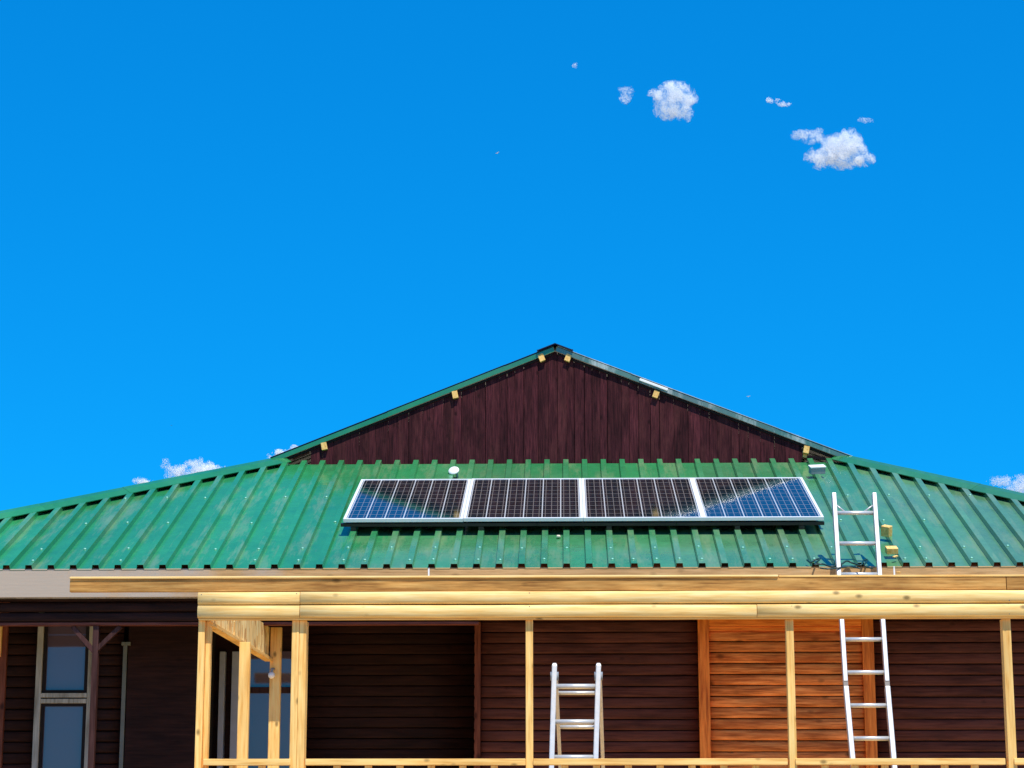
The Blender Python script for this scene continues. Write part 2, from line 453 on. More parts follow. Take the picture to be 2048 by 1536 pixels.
def ibr(mb, org, ua, up, nn, width, smax, smin=lambda x: 0.0, phase=0.0, pitch=0.1715, rib=0.040, lip=0.004):
    """ribbed sheet: across along ua, ribs along up; smin/smax limit each line"""
    pts = []
    k = floor(-phase / pitch) - 1
    while k * pitch + phase < width:
        c = k * pitch + phase
        for dx, h in ((-0.029, 0), (-0.0235, rib), (0.0235, rib), (0.029, 0)):
            pts.append((c + dx, h))
        k += 1
    def hh(x):
        for (a, h0), (b, h1) in zip(pts, pts[1:]):
            if a <= x <= b: return h0 + (h1 - h0) * (x - a) / max(b - a, 1e-9)
        return 0
    xs = [(0.0, hh(0.0))] + [p for p in pts if 0 < p[0] < width] + [(width, hh(width))]
    for (a, h0), (b, h1) in zip(xs, xs[1:]):
        sheet = floor((a - phase - 0.02) / (pitch * 4)) * 0.377 % 1
        ta, tb, ba, bb = smax(a), smax(b), smin(a), smin(b)
        if ta <= ba + 1e-4 and tb <= bb + 1e-4: continue
        P = lambda x, h, s: org + ua * x + up * s + nn * h
        top = [P(a, h0, ba), P(b, h1, bb), P(b, h1, max(tb, bb)), P(a, h0, max(ta, ba))]
        bot = [p - nn * 0.0012 for p in top]
        mb.add(top + bot, [(0, 1, 2, 3), (7, 6, 5, 4), (1, 0, 4, 5), (3, 2, 6, 7)], sheet)
W_ = ERx - ELx
def smax_front(x):
    return max(0.0, min(RL, x / (HLx - ELx) * RL, (W_ - x) / (ERx - HRx) * RL))
# rib phase: a rib centre stands at pixel 1100 on the upper edge
ph = (at(1131.5, 920, 19.45).x - ELx) % 0.1715
mb = MB(); ibr(mb, EL, Vector((1, 0, 0)), SL, RN, W_, smax_front, phase=ph)
front_roof = mb.build('front_roof', M['roof'], house)
front_roof['label'] = 'green ribbed metal hip roof slope carrying the solar panels'
ribs_x = []
k = 0
while ELx + ph + k * 0.1715 < ERx: ribs_x.append(ELx + ph + k * 0.1715); k += 1

# side slopes and the gable roof above
for side in (-1, 1):
    Ecor, Htop = (EL, HL) if side < 0 else (ER, HR)
    up = Vector((Htop.x - Ecor.x, 0, Htop.z - Ecor.z)); L = up.length; up.normalize()
    nn = Vector((0, 1, 0)).cross(up) if side < 0 else up.cross(Vector((0, 1, 0)))
    if nn.z < 0: nn = -nn
    mb = MB()
    ibr(mb, Ecor, Vector((0, 1, 0)), up, nn, BACK - Ecor.y, lambda y, L=L, E=Ecor, H=Htop: min(L, L * y / (H.y - E.y)), phase=0.05)
    mb.build('side_roof', M['roof'], house)
GF = 19.443                       # front edge of the gable roof
AP = at(1110, 700, GF)           # underside apex
gl, gr = at(550, 921, GF), at(1697, 919, GF)
for side, low in ((-1, gl), (1, gr)):
    up = Vector((AP.x - low.x, 0, AP.z - low.z)); L = up.length + 0.0; up.normalize()
    nn = Vector((-up.z, 0, up.x)) if side < 0 else Vector((up.z, 0, -up.x))
    if nn.z < 0: nn = -nn
    mb = MB()
    org = Vector((low.x, GF, low.z)) - up * 0.02
    ibr(mb, org, Vector((0, 1, 0)), up, nn, BACK - GF, lambda y, L=L: L + 0.02, phase=0.0)
    groof = mb.build('gable_roof', M['roof'], house)
    # barge flashing folded over the front edge, in lengths
    mb = MB(); mt = MB(); s = 0.0; i = 0
    while s < L:
        e = min(L, s + (1.15 if side < 0 else 0.72)); j = 0.0015 * (i % 2)
        c = org + up * (s + e) / 2 + nn * (0.010 + j) + Vector((0, -0.006 - j, 0))
        mb.obox(c, up, (0, 1, 0), nn, (e - s) / 2 + 0.01, 0.004, 0.022)
        c = org + up * (s + e) / 2 + nn * (0.0395 + j) + Vector((0, 0.03, 0))
        mt.obox(c, up, (0, 1, 0), nn, (e - s) / 2 + 0.01, 0.045, 0.0028)
        s = e; i += 1
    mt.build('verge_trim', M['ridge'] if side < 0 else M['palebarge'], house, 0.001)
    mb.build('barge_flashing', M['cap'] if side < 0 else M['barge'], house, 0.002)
    mb = MB()
    mb.obox(org + up * (L / 2) - nn * 0.022 + Vector((0, 0.024, 0)), up, (0, 1, 0), nn, L / 2 - 0.02, 0.012, 0.010)
    mb.build('edge_batten', M['darkgap'], house)
# white piece added on the right verge as a painted highlight
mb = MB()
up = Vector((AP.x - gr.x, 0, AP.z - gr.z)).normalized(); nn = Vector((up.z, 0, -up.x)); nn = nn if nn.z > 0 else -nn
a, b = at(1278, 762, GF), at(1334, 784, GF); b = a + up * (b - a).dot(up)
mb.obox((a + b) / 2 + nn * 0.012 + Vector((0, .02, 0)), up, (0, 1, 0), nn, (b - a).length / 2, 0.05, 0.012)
mb.build('verge_highlight', M['white'], house, 0.004)
# ridge cap
mb = MB()
for side in (-1, 1):
    low = gl if side < 0 else gr
    up = Vector((AP.x - low.x, 0, AP.z - low.z)).normalized()
    nn = Vector((-up.z, 0, up.x)) if side < 0 else Vector((up.z, 0, -up.x))
    if nn.z < 0: nn = -nn
    c = AP - up * 0.064 + nn * 0.050
    mb.obox((c.x, (GF + BACK) / 2 - 0.02, c.z), up, (0, 1, 0), nn, 0.0865, (BACK - GF) / 2 + 0.02, 0.004)
    c = AP - up * 0.155 + nn * 0.045
    mb.obox((c.x, (GF + BACK) / 2 - 0.02, c.z), up, (0, 1, 0), nn, 0.004, (BACK - GF) / 2 + 0.02, 0.012)
mb.build('ridge_cap', M['ridge'], house)
# hip caps: a folded flashing riding on the ribs
for side in (-1, 1):
    Ecor, Htop = (EL, HL) if side < 0 else (ER, HR)
    ax = (Ecor - Htop); Lh = ax.length; ax.normalize()
    inf = RN.cross(ax); inf = inf if (inf.x * -side) > 0 else -inf       # into the front slope
    upS = Vector((Htop.x - Ecor.x, 0, Htop.z - Ecor.z)).normalized()
    nS = Vector((-upS.z, 0, upS.x)) if side < 0 else Vector((upS.z, 0, -upS.x))
    if nS.z < 0: nS = -nS
    ins = nS.cross(ax); ins = ins if ins.y > 0 else -ins
    apex = lambda s: Htop + ax * s + Vector((0, 0, 0.066))
    mb = MB()
    st = -0.10; 
    segs = 6
    for i in range(segs):
        a = st + (Lh - st) * i / segs - (0.03 if i else 0); b = st + (Lh - st) * (i + 1) / segs
        j = 0.0015 * (i % 2)
        for inward, nrm in ((inf, RN), (ins, nS)):
            A = [apex(s) + nrm * j for s in (a, b)]
            Mq = [Htop + ax * s + inward * 0.055 + nrm * (0.060 + j) for s in (a, b)]
            Bq = [Htop + ax * s + inward * 0.145 + nrm * (0.040 + j) for s in (a, b)]
            Cq = [q - nrm * 0.007 - inward * 0.001 for q in Bq]
            mb.add([A[0], A[1], Mq[1], Mq[0], Bq[1], Bq[0], Cq[0], Cq[1]], [(0, 1, 2, 3), (3, 2, 4, 5), (5, 4, 7, 6)])
    cap = mb.build('hip_cap', M['cap'], house)
    # closer strip under the far edge keeps sky out of the gaps
    mb = MB()
    A = [Htop + ax * s for s in (0, Lh)]
    mb.add([A[0] + Vector((0, 0, .06)), A[1] + Vector((0, 0, .06)), A[1] + RN * 0.001, A[0] + RN * 0.001], [(0, 1, 2, 3)])
    mb.build('hip_closer', M['darkgap'], house)

# roofing screws
sc_mb = MB()
vs, fs = [], []
for j, (r, h) in enumerate(((0.013, 0), (0.013, 0.004), (0.007, 0.009))):
    for i in range(8): vs.append((r * cos(i * pi / 4), r * sin(i * pi / 4), h))
for j in range(2):
    for i in range(8): fs.append((j * 8 + i, j * 8 + (i + 1) % 8, j * 8 + 8 + (i + 1) % 8, j * 8 + 8 + i))
fs.append(tuple(range(16, 24)))
sc_mb.add(vs, fs, 0.5, True)
scr0 = sc_mb.build('roof_screw', M['screw'])
rotm = RN.to_track_quat('Z', 'Y').to_euler()
cnt = 0
def place_screw(p):
    global cnt
    if cnt >= 100: return
    o = scr0 if cnt == 0 else scr0.copy()
    if cnt: C.objects.link(o)
    o.parent = front_roof; o.location = p - HO; o.rotation_euler = rotm; cnt += 1
for i, rx in enumerate(ribs_x):
    sm = smax_front(rx - ELx) - 0.22
    for s, par, jit in ((0.11, (0, 1), 0.012), (0.44, (1,), 0.02), (1.22, (0,), 0.02), (2.05, (1,), 0.02)):
        if i % 2 not in par or s > sm or random.random() < (0.42 if s < 0.2 else 0.08): continue
        pp = roof(rx + random.uniform(-.008, .008), s + random.uniform(-jit, jit), 0.0405)
        if -1.83 < rx < 2.13 and 0.93 < s < 2.42: continue
        if s > 0.2 and abs(pp.x - 0.05) > 4.25: continue
        if s < 0.2 and not (-4.4 < pp.x < 3.5): continue
        place_screw(pp)

# gable wall of vertical boards
GW = 19.47
mb = MB(); xg0, xg1 = at(622, 900, GW).x, at(1604, 900, GW).x
def under_gable(x):
    low = gl if x < AP.x else gr
    return AP.z + (low.z - AP.z) * (x - AP.x) / (low.x - AP.x) - 0.008
x = xg0
zb = HL.z - 0.12
while x < xg1 - 0.02:
    w = random.choice((0.07, 0.085, 0.11, 0.13, 0.095)); e = min(x + w, xg1)
    y = GW + random.uniform(-0.004, 0.004); b0, b1 = x + 0.0008, e - random.choice((0.001, 0.0015, 0.003, 0.005))
    mids = [b0, b1] if not (b0 < AP.x < b1) else [b0, AP.x, b1]
    nf = len(mids)
    vs = [(m, y, zb) for m in mids] + [(m, y, max(zb + .01, under_gable(m))) for m in mids]
    vs += [(m, y + 0.02, zb) for m in mids] + [(m, y + 0.02, max(zb + .01, under_gable(m))) for m in mids]
    fs = []
    for q in range(nf - 1):
        fs += [(q, q + 1, nf + q + 1, nf + q), (2 * nf + q + 1, 2 * nf + q, 3 * nf + q, 3 * nf + q + 1)]
    fs += [(0, nf, 3 * nf, 2 * nf), (nf - 1, 3 * nf - 1, 4 * nf - 1, 2 * nf - 1)]
    mb.add(vs, fs); x = e
mb.build('gable_wall', M['gable'], house)['label'] = 'triangular gable of dark maroon vertical boards'
mb = MB()
mb.add([(gl.x + .1, GW + .026, zb), (gr.x - .1, GW + .026, zb), (AP.x, GW + .026, AP.z - .03)], [(0, 1, 2)])
mb.build('gable_backing', M['darkgap'], house)
mb = MB()
for sgn, (u0, u1) in ((-1, (585, 618)), (1, (1612, 1650))):
    q0 = at(u0, 917 if sgn < 0 else 914, GW + .03); q1 = at(u1, 903 if sgn < 0 else 917, GW + .03)
    mb = MB(); mb.bar(q0, q1, 0.03, 0.03); mb.build('soffit_lath', M['trimX'], house)
# purlin ends under the verge
for u, v in ((1083, 713), (1136, 713), (910, 787), (1312, 786), (648, 890), (1613, 897)):
    side = -1 if u < 1110 else 1
    low = gl if side < 0 else gr
    up = Vector((AP.x - low.x, 0, AP.z - low.z)).normalized()
    nn = Vector((-up.z, 0, up.x)) if side < 0 else Vector((up.z, 0, -up.x))
    if nn.z < 0: nn = -nn
    c = at(u, v + 2, GF - 0.012)
    mb = MB()
    tilt = 0.5 if u in (910, 648, 1613) else 0.0
    uu = (up * (1 - tilt) + Vector((up.x, 0, 0)) * tilt).normalized(); nz = Vector((-uu.z, 0, uu.x)); nz = nz if nz.z > 0 else -nz
    mb.obox(c + Vector((0, 0.16, 0)), uu, (0, 1, 0), nz, 0.026, 0.16, 0.034)
    mb.obox(c + Vector((0.01 * -side, 0.20, -0.048)), uu, (0, 1, 0), nz, 0.02, 0.15, 0.018)
    mb.build('purlin', M['newY'], house, 0.003)

# fascia
FY = 16.303
fz0, fz1 = Z(1192, FY), EZ + 0.009
mb = MB()
cuts = [ELx + 0.05, X(858, FY), X(1796, FY), ERx - 0.05]
for i, (a, b) in enumerate(zip(cuts, cuts[1:])):
    mb.box((a, FY, fz0), (b - 0.012, FY + 0.03, fz1), 0.2 + 0.3 * i)
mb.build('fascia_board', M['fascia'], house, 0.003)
mb = MB()
for a in cuts[1:3]:
    mb = MB(); mb.box((a - 0.0125, FY - 0.002, fz0 + .005), (a - 0.0005, FY + 0.03, fz1), 0.5); mb.build('joint_light_strip', M['white'], house)  # white strip painting the light that shows in the board joint
# lower face board under the fascia (grey white lip)
mb = MB(); mb.box((ELx + 0.05, FY + 0.02, fz0 - 0.006), (ERx - 0.05, FY + 0.05, fz0 + 0.05)); mb.build('drip_board', M['pale'], house)

# old dark veranda beam (two half logs) and its posts
BY = 16.42
bz0 = Z(1247, BY); P = 0.0868
mb = MB()
for k in range(3):
    z0 = bz0 + 0.016 + k * 0.078
    mb.prism_x(ELx + 0.3, X(957, BY), log_prof(BY, z0, 0.078, 0.014), smooth=True, wob=0.003)
beam = mb.build('veranda_beam', M['black'], house)
mb = MB(); mb.box((ELx + 0.3, BY - 0.012, bz0 - 0.006), (X(957, BY), BY + 0.08, bz0 + 0.016)); mb.build('beam_soffit', M['trimX'], house, 0.003)
mb = MB(); mb.box((X(957, BY) + .002, BY, bz0 + 0.09), (ERx - 0.3, BY + 0.08, bz0 + 0.25)); mb.build('veranda_beam', M['black'], house, 0.003)
def old_post(u, w=0.045, brace=True):
    x = X(u, BY, 1400)
    mb = MB(); mb.box((x - w / 2, BY, DECK), (x + w / 2, BY + 0.06, bz0 - 0.006)); post = mb.build('veranda_post', M['darkZ'], house, 0.003)
    if brace:
        for s, dz in ((-1, 0.0), (1, 0.02)):
            mb = MB(); mb.bar((x + s * 0.012, BY + 0.03, bz0 - 0.205 + dz), (x + s * 0.185, BY + 0.03, bz0 - 0.012), 0.034, 0.04); mb.build('brace', M['darkZ'], post, 0.002)
old_post(186); old_post(-420)

# walls
WY = 17.35; RY = 18.05
zt = 3.76
xl, xr = ELx + 0.75, ERx - 0.75
xc = X(951, WY)                                   # outer corner beside the dark recess
xq = X(255, WY)
zr = Z(1243, WY)
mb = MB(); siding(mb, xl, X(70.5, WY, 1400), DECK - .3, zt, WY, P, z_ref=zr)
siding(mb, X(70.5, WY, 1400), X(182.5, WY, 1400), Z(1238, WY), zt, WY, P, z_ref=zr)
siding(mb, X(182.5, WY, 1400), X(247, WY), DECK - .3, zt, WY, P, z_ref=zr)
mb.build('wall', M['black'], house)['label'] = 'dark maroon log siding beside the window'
mb = MB(); siding(mb, xc + 0.02, X(1397, WY), DECK - .3, zt, WY, P, z_ref=zr)
mb.build('wall', M['dark'], house)['label'] = 'dark maroon log siding behind the ladder'
mb = MB(); siding(mb, X(1745, WY), xr, DECK - .3, zt, WY, P, z_ref=zr)
mb.build('wall', M['dark'], house)['label'] = 'dark maroon log siding right of the orange panel'
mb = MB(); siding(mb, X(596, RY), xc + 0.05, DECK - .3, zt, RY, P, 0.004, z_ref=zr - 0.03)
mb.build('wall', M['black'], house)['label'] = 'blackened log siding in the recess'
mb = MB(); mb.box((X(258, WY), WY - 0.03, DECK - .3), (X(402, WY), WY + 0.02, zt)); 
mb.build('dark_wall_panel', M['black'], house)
mb = MB(); mb.box((X(248, WY), WY - 0.035, DECK), (X(256, WY), WY + 0.01, Z(1290, WY))); mb.box((X(245, WY), WY - 0.055, Z(1290, WY)), (X(263, WY), WY + 0.01, Z(1283, WY)))
mb.build('panel_edge_strip', M['dullstrip'], house, 0.003)
# return walls, box behind, back and sides
mb = MB()
mb.box((xc, WY + .03, DECK - .3), (xc + .03, RY + .05, zt))
mb.box((X(402, WY) - .03, WY + .02, DECK - .3), (X(402, WY), RY + .4, zt))
mb.box((xl, WY + .03, DECK - .3), (xl + .05, BACK, zt)); mb.box((xr - .05, WY + .03, DECK - .3), (xr, BACK, zt))
mb.box((xl, BACK - .05, DECK - .3), (xr, BACK, zt))
mb.box((xl, WY + .1, DECK - .3), (X(64, WY), WY + .14, zt)); mb.box((X(402, WY), RY + .1, DECK - .3), (xc, RY + .14, zt)); mb.box((xc, WY + .1, DECK - .3), (xr, WY + .14, zt))
mb.box((X(64, WY), WY + .16, DECK - .3), (X(402, WY), WY + .2, zt))
mb.box((xl + .7, WY + .24, zt - .3), (xr - .7, WY + .28, 4.02))
mb.build('inner_wall', M['darkgap'], house)
# corner trim with ragged log ends
mb = MB(); mb.box((xc - 0.004, WY - 0.03, DECK), (xc + 0.042, WY + 0.02, Z(1244, WY)))
k = 0
while zr - k * P > DECK:
    mb.box((xc - 0.009, WY - 0.018, zr - k * P - 0.075), (xc + 0.004, WY + 0.01, zr - k * P - 0.012)); k += 1
mb.build('corner_trim', M['trimZ'], house, 0.003)
mb = MB(); mb.box((X(612, RY - .1), RY - 0.12, Z(1252, RY)), (xc, RY - 0.08, Z(1243, RY))); mb.build('lintel_strip', M['trimX'], house, 0.002)
# left edge door casing
mb = MB(); mb.box((X(-20, WY), WY - 0.04, DECK), (X(16, WY), WY, zt)); mb.build('door_casing', M['trimZ'], house, 0.003)
mb = MB(); mb.box((X(-14, WY), WY - 0.075, Z(1312, WY)), (X(6, WY), WY - 0.041, Z(1240, WY))); mb.build('casing_block', M['newZ'], house, 0.003)
# orange varnished panel
oy = WY - 0.03
mb = MB(); siding(mb, X(1417, oy), X(1724, oy), DECK, Z(1262, oy), oy, P * 1.005, 0.013, z_ref=Z(1262, oy))
pan = mb.build('orange_siding', M['orange'], house); pan['label'] = 'orange varnished log siding panel'
ot = Z(1236, oy)
mb = MB(); mb.box((X(1396, oy), oy - 0.035, DECK), (X(1418, oy), oy + 0.02, ot + .09)); mb.build('panel_trim', M['orangeZ'], house, 0.004)
mb = MB(); mb.box((X(1724, oy), oy - 0.035, DECK), (X(1747, oy), oy + 0.02, ot + .09)); mb.build('panel_trim', M['orangeZ'], house, 0.004)
mb = MB(); mb.box((X(1418.5, oy), oy - 0.033, Z(1254, oy)), (X(1723.5, oy), oy + 0.02, ot + .09)); mb.box((X(1418.5, oy), oy - 0.024, Z(1263, oy)), (X(1723.5, oy), oy + 0.02, Z(1254.6, oy)))
mb.build('panel_head_trim', M['orangeX'], house, 0.003)

# left window
wy = WY - 0.03
def px_box(mb, u0, v0, u1, v1, y0, y1, vr=1400):
    mb.box((X(u0, y0, vr), y0, Z(v1, y0, u0)), (X(u1, y0, vr), y1, Z(v0, y0, u0)))
wf = MB()
px_box(wf, 69, 1225, 81, 1700, wy, wy + .06); px_box(wf, 173, 1225, 184.5, 1700, wy, wy + .06)
win = wf.build('window', M['pale'], house, 0.003); win['label'] = 'weathered white window frame with two dark panes'
for (v0, v1) in ((1386, 1395), (1397.5, 1406.5)):
    mb = MB(); px_box(mb, 81, v0, 173, v1, wy + .004, wy + .05); mb.build('transom', M['pale'], win, 0.003)
for (u0, v0, u1, v1) in ((82, 1232, 172.5, 1385), (82, 1407.5, 172.5, 1700)):
    mb = MB()
    for a in ((u0, v0, u0 + 6, v1), (u1 - 6, v0, u1, v1), (u0 + 6, v0, u1 - 6, v0 + 5), (u0 + 6, v1 - 5, u1 - 6, v1)): px_box(mb, *a, wy + .022, wy + .06)
    mb.build('sash', M['darkgap'], win)
    mb = MB()
    xa_, xb_ = X(u0 + 3, wy, 1400), X(u1 - 3, wy, 1400); za, zb_ = Z(v1 - 2, wy, 100), Z(v0 + 2, wy, 100)
    lean = 0.012 * (zb_ - za)
    mb.add([(xa_, wy + .05, za), (xb_, wy + .05, za), (xb_, wy + .05 - lean * 0, zb_), (xa_, wy + .05 - lean * 0, zb_)], [(0, 1, 2, 3)])
    mb.build('pane', M['glass'], win)
# tall window behind the porch corner
wf = MB(); y2 = RY - 0.02
for (u0, u1) in ((437, 448), (462, 477)): px_box(wf, u0, 1303, u1, 1700, y2 - .03, y2 + .05)
win2 = wf.build('window', M['bluegrey'], house, 0.003); win2['label'] = 'tall dark window behind the porch corner'
mb = MB(); px_box(mb, 478, 1374, 594, 1386, y2 - .02, y2 + .03); mb.build('window_bar', M['darkZ'], win2, 0.003)
mb = MB(); px_box(mb, 478, 1303, 594, 1700, y2 + .01, y2 + .03); mb.build('pane', M['glass'], win2)
mb = MB(); px_box(mb, 396, 1180, 600, 1700, y2 + .05, y2 + .08); mb.build('window_surround', M['black'], house)

# ================================================================ porch frame (new timber)
PY = 13.8
PO = Vector((0, PY, 0))
porch = thing('porch_frame', 'unfinished porch frame of fresh yellow pine with log header boards', 'porch', PO)
R_END = X(2330, PY)
# header logs
lz0 = Z(1236.5, PY)
joints = [X(397, PY, 1210), X(600.5, PY, 1210), R_END]
LP = 0.0872
for k in range(2):
    for i, (a, b) in enumerate(zip(joints, joints[1:])):
        if k == 0 and i == 1:
            c = X(1513, PY, 1230); parts = [(a, c), (c, b)]
        elif k == 1 and i == 1:
            parts = [(a, b)]
        else: parts = [(a, b)]
        for (p, q) in parts:
            mb = MB(); mb.prism_x(p + (0.003 if i or p != a else 0), q - 0.0005, log_prof(PY - 0.012, lz0 + k * LP, LP, 0.026, 0.026, 10), smooth=True, wob=0.003)
            o = mb.build('header_log', M['log'], porch)
# lower lip of the header
mb = MB(); mb.box((joints[0] + .004, PY - 0.010, lz0 - 0.008), (R_END, PY + 0.02, lz0 + 0.003)); mb.build('header_lip', M['newX'], porch, 0.002)
# nail heads where the logs are fixed
nail0 = None
for u, vs_ in ((401, (1190, 1203, 1217, 1231)), (594, (1188, 1203, 1216, 1230)), (606, (1189, 1202, 1216, 1230)), (1058, (1187, 1200, 1213, 1228)), (1583, (1186, 1199, 1213, 1227)), (2018, (1188, 1200, 1214, 1228))):
    for v_ in vs_:
        p = at(u + random.uniform(-2, 2), v_ + random.uniform(-1, 1), PY - 0.034)
        if nail0 is None:
            mb = MB(); mb.tube([(0, 0.012, 0), (0, 0, 0)], 0.0042, 8); nail0 = mb.build('nail', M['joint']); o = nail0
        else:
            o = nail0.copy(); C.objects.link(o)
        o.parent = porch; o.location = p - PO
# top beam
tz0, tz1 = Z(1181.5, PY), Z(1151, PY)
bx = [X(140, PY, 1170), X(2013, PY, 1170), R_END + .2]
for a, b in zip(bx, bx[1:]):
    mb = MB(); mb.box((a, PY - 0.008, tz0), (b - 0.004, PY + 0.035, tz1 - .0165)); o = mb.build('top_beam', M['beam'], porch, 0.003)
mb = MB(); mb.box((bx[0] - .002, PY - 0.020, tz1 - 0.016), (X(1560, PY), PY + 0.045, tz1), .4); mb.build('top_lath', M['log'], porch, 0.0075)
mb = MB(); mb.box((X(1560, PY) + .003, PY - 0.012, tz1 - 0.016), (bx[2], PY + 0.045, tz1 - 0.003), .7); mb.build('top_lath', M['newX'], porch, 0.003)
mb = MB(); mb.box((joints[0] + .01, PY + 0.02, lz0), (R_END, PY + 0.05, tz0 - .002)); mb.build('header_plate', M['newX'], porch)
# front posts
def post(u, wpx, y=PY + 0.016, depth=0.075, z1=None):
    x0, x1 = X(u, y, 1400), X(u + wpx, y, 1400)
    mb = MB(); mb.box((x0, y, DECK), (x1, y + depth, z1 or lz0 - 0.0085)); return mb.build('post', M['newZ'], porch, 0.003)
post(392.5, 13, depth=0.10); post(408, 10, y=PY + 0.05, depth=.06)
post(581, 14, depth=0.10); post(595.5, 14.5, y=PY + 0.020, depth=0.12)
for u, w in ((1051.5, 14.5), (1576, 15), (2011.5, 17)): post(u, w)
post(2280, 17)
# posts standing on into the porch side and the return header
def inner_post(u, y, wpx, d, vtop):
    x0, x1 = X(u, y, 1400), X(u + wpx, y, 1400)
    mb = MB(); mb.box((x0, y, DECK), (x1, y + d, Z(vtop, y))); return mb.build('post', M['newZ'], porch, 0.003)
YM, YR = 15.0, 16.75
sx0 = X(426, PY + .12, 1250)          # inner face of the side return
zs0 = lz0 - 0.012; zs1 = tz0 + 0.05
mb = MB()
k = 0; y = PY + .06
while y < YR:
    w = random.choice((1.1, 0.9, 0.6)); e = min(y + w, YR)
    mb.box((sx0 - 0.05, y, zs0), (sx0 - 0.025 + random.uniform(0, .008), e - .003, zs1)); y = e
mb.build('side_return_board', M['chip'], porch, 0.002)
mb = MB(); mb.box((sx0 - 0.05, PY + 0.055, zs0 - 0.028), (sx0 + 0.012, YR, zs0 - 0.002)); mb.build('side_plate', M['newY'], porch, 0.003)
for k in range(2):
    mb = MB(); pr = [(-y_, z) for y_, z in log_prof(0, lz0 + k * LP, LP, 0.026, 0.02, 8)]
    n_ = len(pr); vs = [(sx0 - .055 - p[0], yy, p[1]) for yy in (PY + .03, YR) for p in pr]
    mb.add(vs, [tuple(range(n_)), tuple(range(n_, 2 * n_))] + [(i, (i + 1) % n_, n_ + (i + 1) % n_, n_ + i) for i in range(n_)], None, False)
    mb.build('side_log', M['newY'], porch)
mb = MB(); xm = X(476, YM, 1400)
mb.box((xm, YM, DECK), (X(497.5, YM, 1400), YM + 0.05, zs0 - .03)); mb.build('post', M['newZ'], porch, 0.003)
mb = MB(); mb.box((X(538, YR, 1400), YR, DECK), (X(560, YR, 1400), YR + 0.05, zs1)); mb.build('post', M['newZ'], porch, 0.003)
# railings: one per bay
hz1, hz0 = Z(1517, PY), Z(1530, PY)
bal0 = None; nb = 0
bays = [(406, 581), (610, 1051.5), (1066, 1576), (1591, 2011.5), (2028.5, 2280)]
for bi, (u0, u1) in enumerate(bays):
    x0, x1 = X(u0, PY, 1520), X(u1, PY, 1520)
    rl = MB(); rl.box((x0 + .001, PY + 0.004, hz0), (x1 - .001, PY + 0.075, hz1)); hr = rl.build('handrail', M['newX'], porch, 0.004)
    mb = MB(); mb.box((x0 + .001, PY + 0.02, DECK + .1), (x1 - .001, PY + 0.06, DECK + .145)); mb.build('bottom_rail', M['newX'], hr, 0.003)
    n = max(2, round((x1 - x0) / 0.196)); 
    for i in range(1, n + (0 if bi else 0)):
        xx = x0 + (x1 - x0) * i / n
        if bal0 is None:
            mb = MB(); mb.box((-0.022, 0, 0), (0.022, 0.03, hz0 - DECK - .148)); bal0 = mb.build('baluster', M['newZ'], None, 0.002); o = bal0
        else:
            o = bal0.copy(); C.objects.link(o)
        o.parent = hr; o.location = Vector((xx, PY + 0.025, DECK + .147)) - PO; nb += 1
# deck
mb = MB(); x = joints[0] - .1
while x < R_END + .3:
    mb.box((x, PY - 0.05, DECK - 0.03), (x + 0.138, WY - .05, DECK - 0.002)); x += 0.144
mb.build('deck_boards', M['deck'], porch)
mb = MB(); mb.box((joints[0] - .1, PY - .02, DECK - .2), (R_END + .3, PY + .02, DECK - .032)); mb.box((joints[0] - .1, 16.2, DECK - .2), (R_END + .3, 16.25, DECK - .032))
x = joints[0]
while x < R_END + .3: mb.box((x, PY + .021, 0), (x + .12, PY + .14, DECK - .032)); x += 1.6
mb.build('deck_joist', M['beam'], porch)
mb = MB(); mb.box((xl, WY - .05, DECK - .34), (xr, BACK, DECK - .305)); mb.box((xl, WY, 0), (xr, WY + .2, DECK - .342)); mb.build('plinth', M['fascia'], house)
mb = MB(); mb.box((ELx + .4, 16.2, DECK - .03), (joints[0] - .105, WY - .05, DECK - .002)); mb.box((ELx + .4, 16.2, 0), (joints[0] - .105, 16.3, DECK - .032)); mb.build('old_deck', M['beam'], house)

# ================================================================ solar panels
PH = 0.13
def panel(x0, s0, label, w=PW):
    t = thing('solar_panel', label, 'solar panel', roof(x0, s0, PH - 0.035), 'solar panels in a row on the green roof')
    q = Matrix((Vector((1, 0, 0)), SL, RN)).transposed().to_4x4().to_euler()
    t.rotation_euler = q
    t.rotation_euler.rotate_axis('X', -radians(2.3))
    t.location += RN * 0.014
    def part(name, boxes, mat, bevel=0, par=t):
        mb = MB()
        for a, b in boxes: mb.box(a, b, 0.5)
        me_off = mb.build(name, mat, None, bevel); me_off.parent = par; return me_off
    f = 0.022
    part('panel_frame', [((0, 0, 0.006), (w, f, .035)), ((0, PL - f, 0), (w, PL, .035)), ((0, f, 0), (f, PL - f, .035)), ((w - f, f, 0), (w, PL - f, .035))], M['frame'], 0.0015)
    c = part('cell_sheet', [((f, f, .02), (w - f, PL - f, .030))], M['cell'])
    mb = MB(); hw, hl = w / 2 - f, PL / 2 - f
    c.data = c.data.copy()
    for v in c.data.vertices: v.co -= Vector((w / 2, PL / 2, 0))
    c.location = (w / 2, PL / 2, 0)
    return t
xs = [-1.777, -0.810, 0.155, 1.117]
labels = ['leftmost solar panel, blue in its lower left half, mounted slightly lower than the rest',
          'all dark solar panel below the white round cap, second from left',
          'dark solar panel with a blue lower right corner, third from left',
          'mostly blue solar panel at the right end, beside the white box']
for i, x in enumerate(xs): panel(x, 0.955 if i else 0.945, labels[i])
rail = thing('mounting_rail', 'long black mounting rail along the lower edge of the solar panels', 'rail', roof(-1.8, 0.955, 0.05))
mb = MB()
for a, b in ((-1.80, -0.22), (-0.217, 0.9), (0.903, 2.085)):
    c = roof((a + b) / 2, 0.972, 0.088); mb.obox(c, (1, 0, 0), SL, RN, (b - a) / 2, 0.016, 0.013)
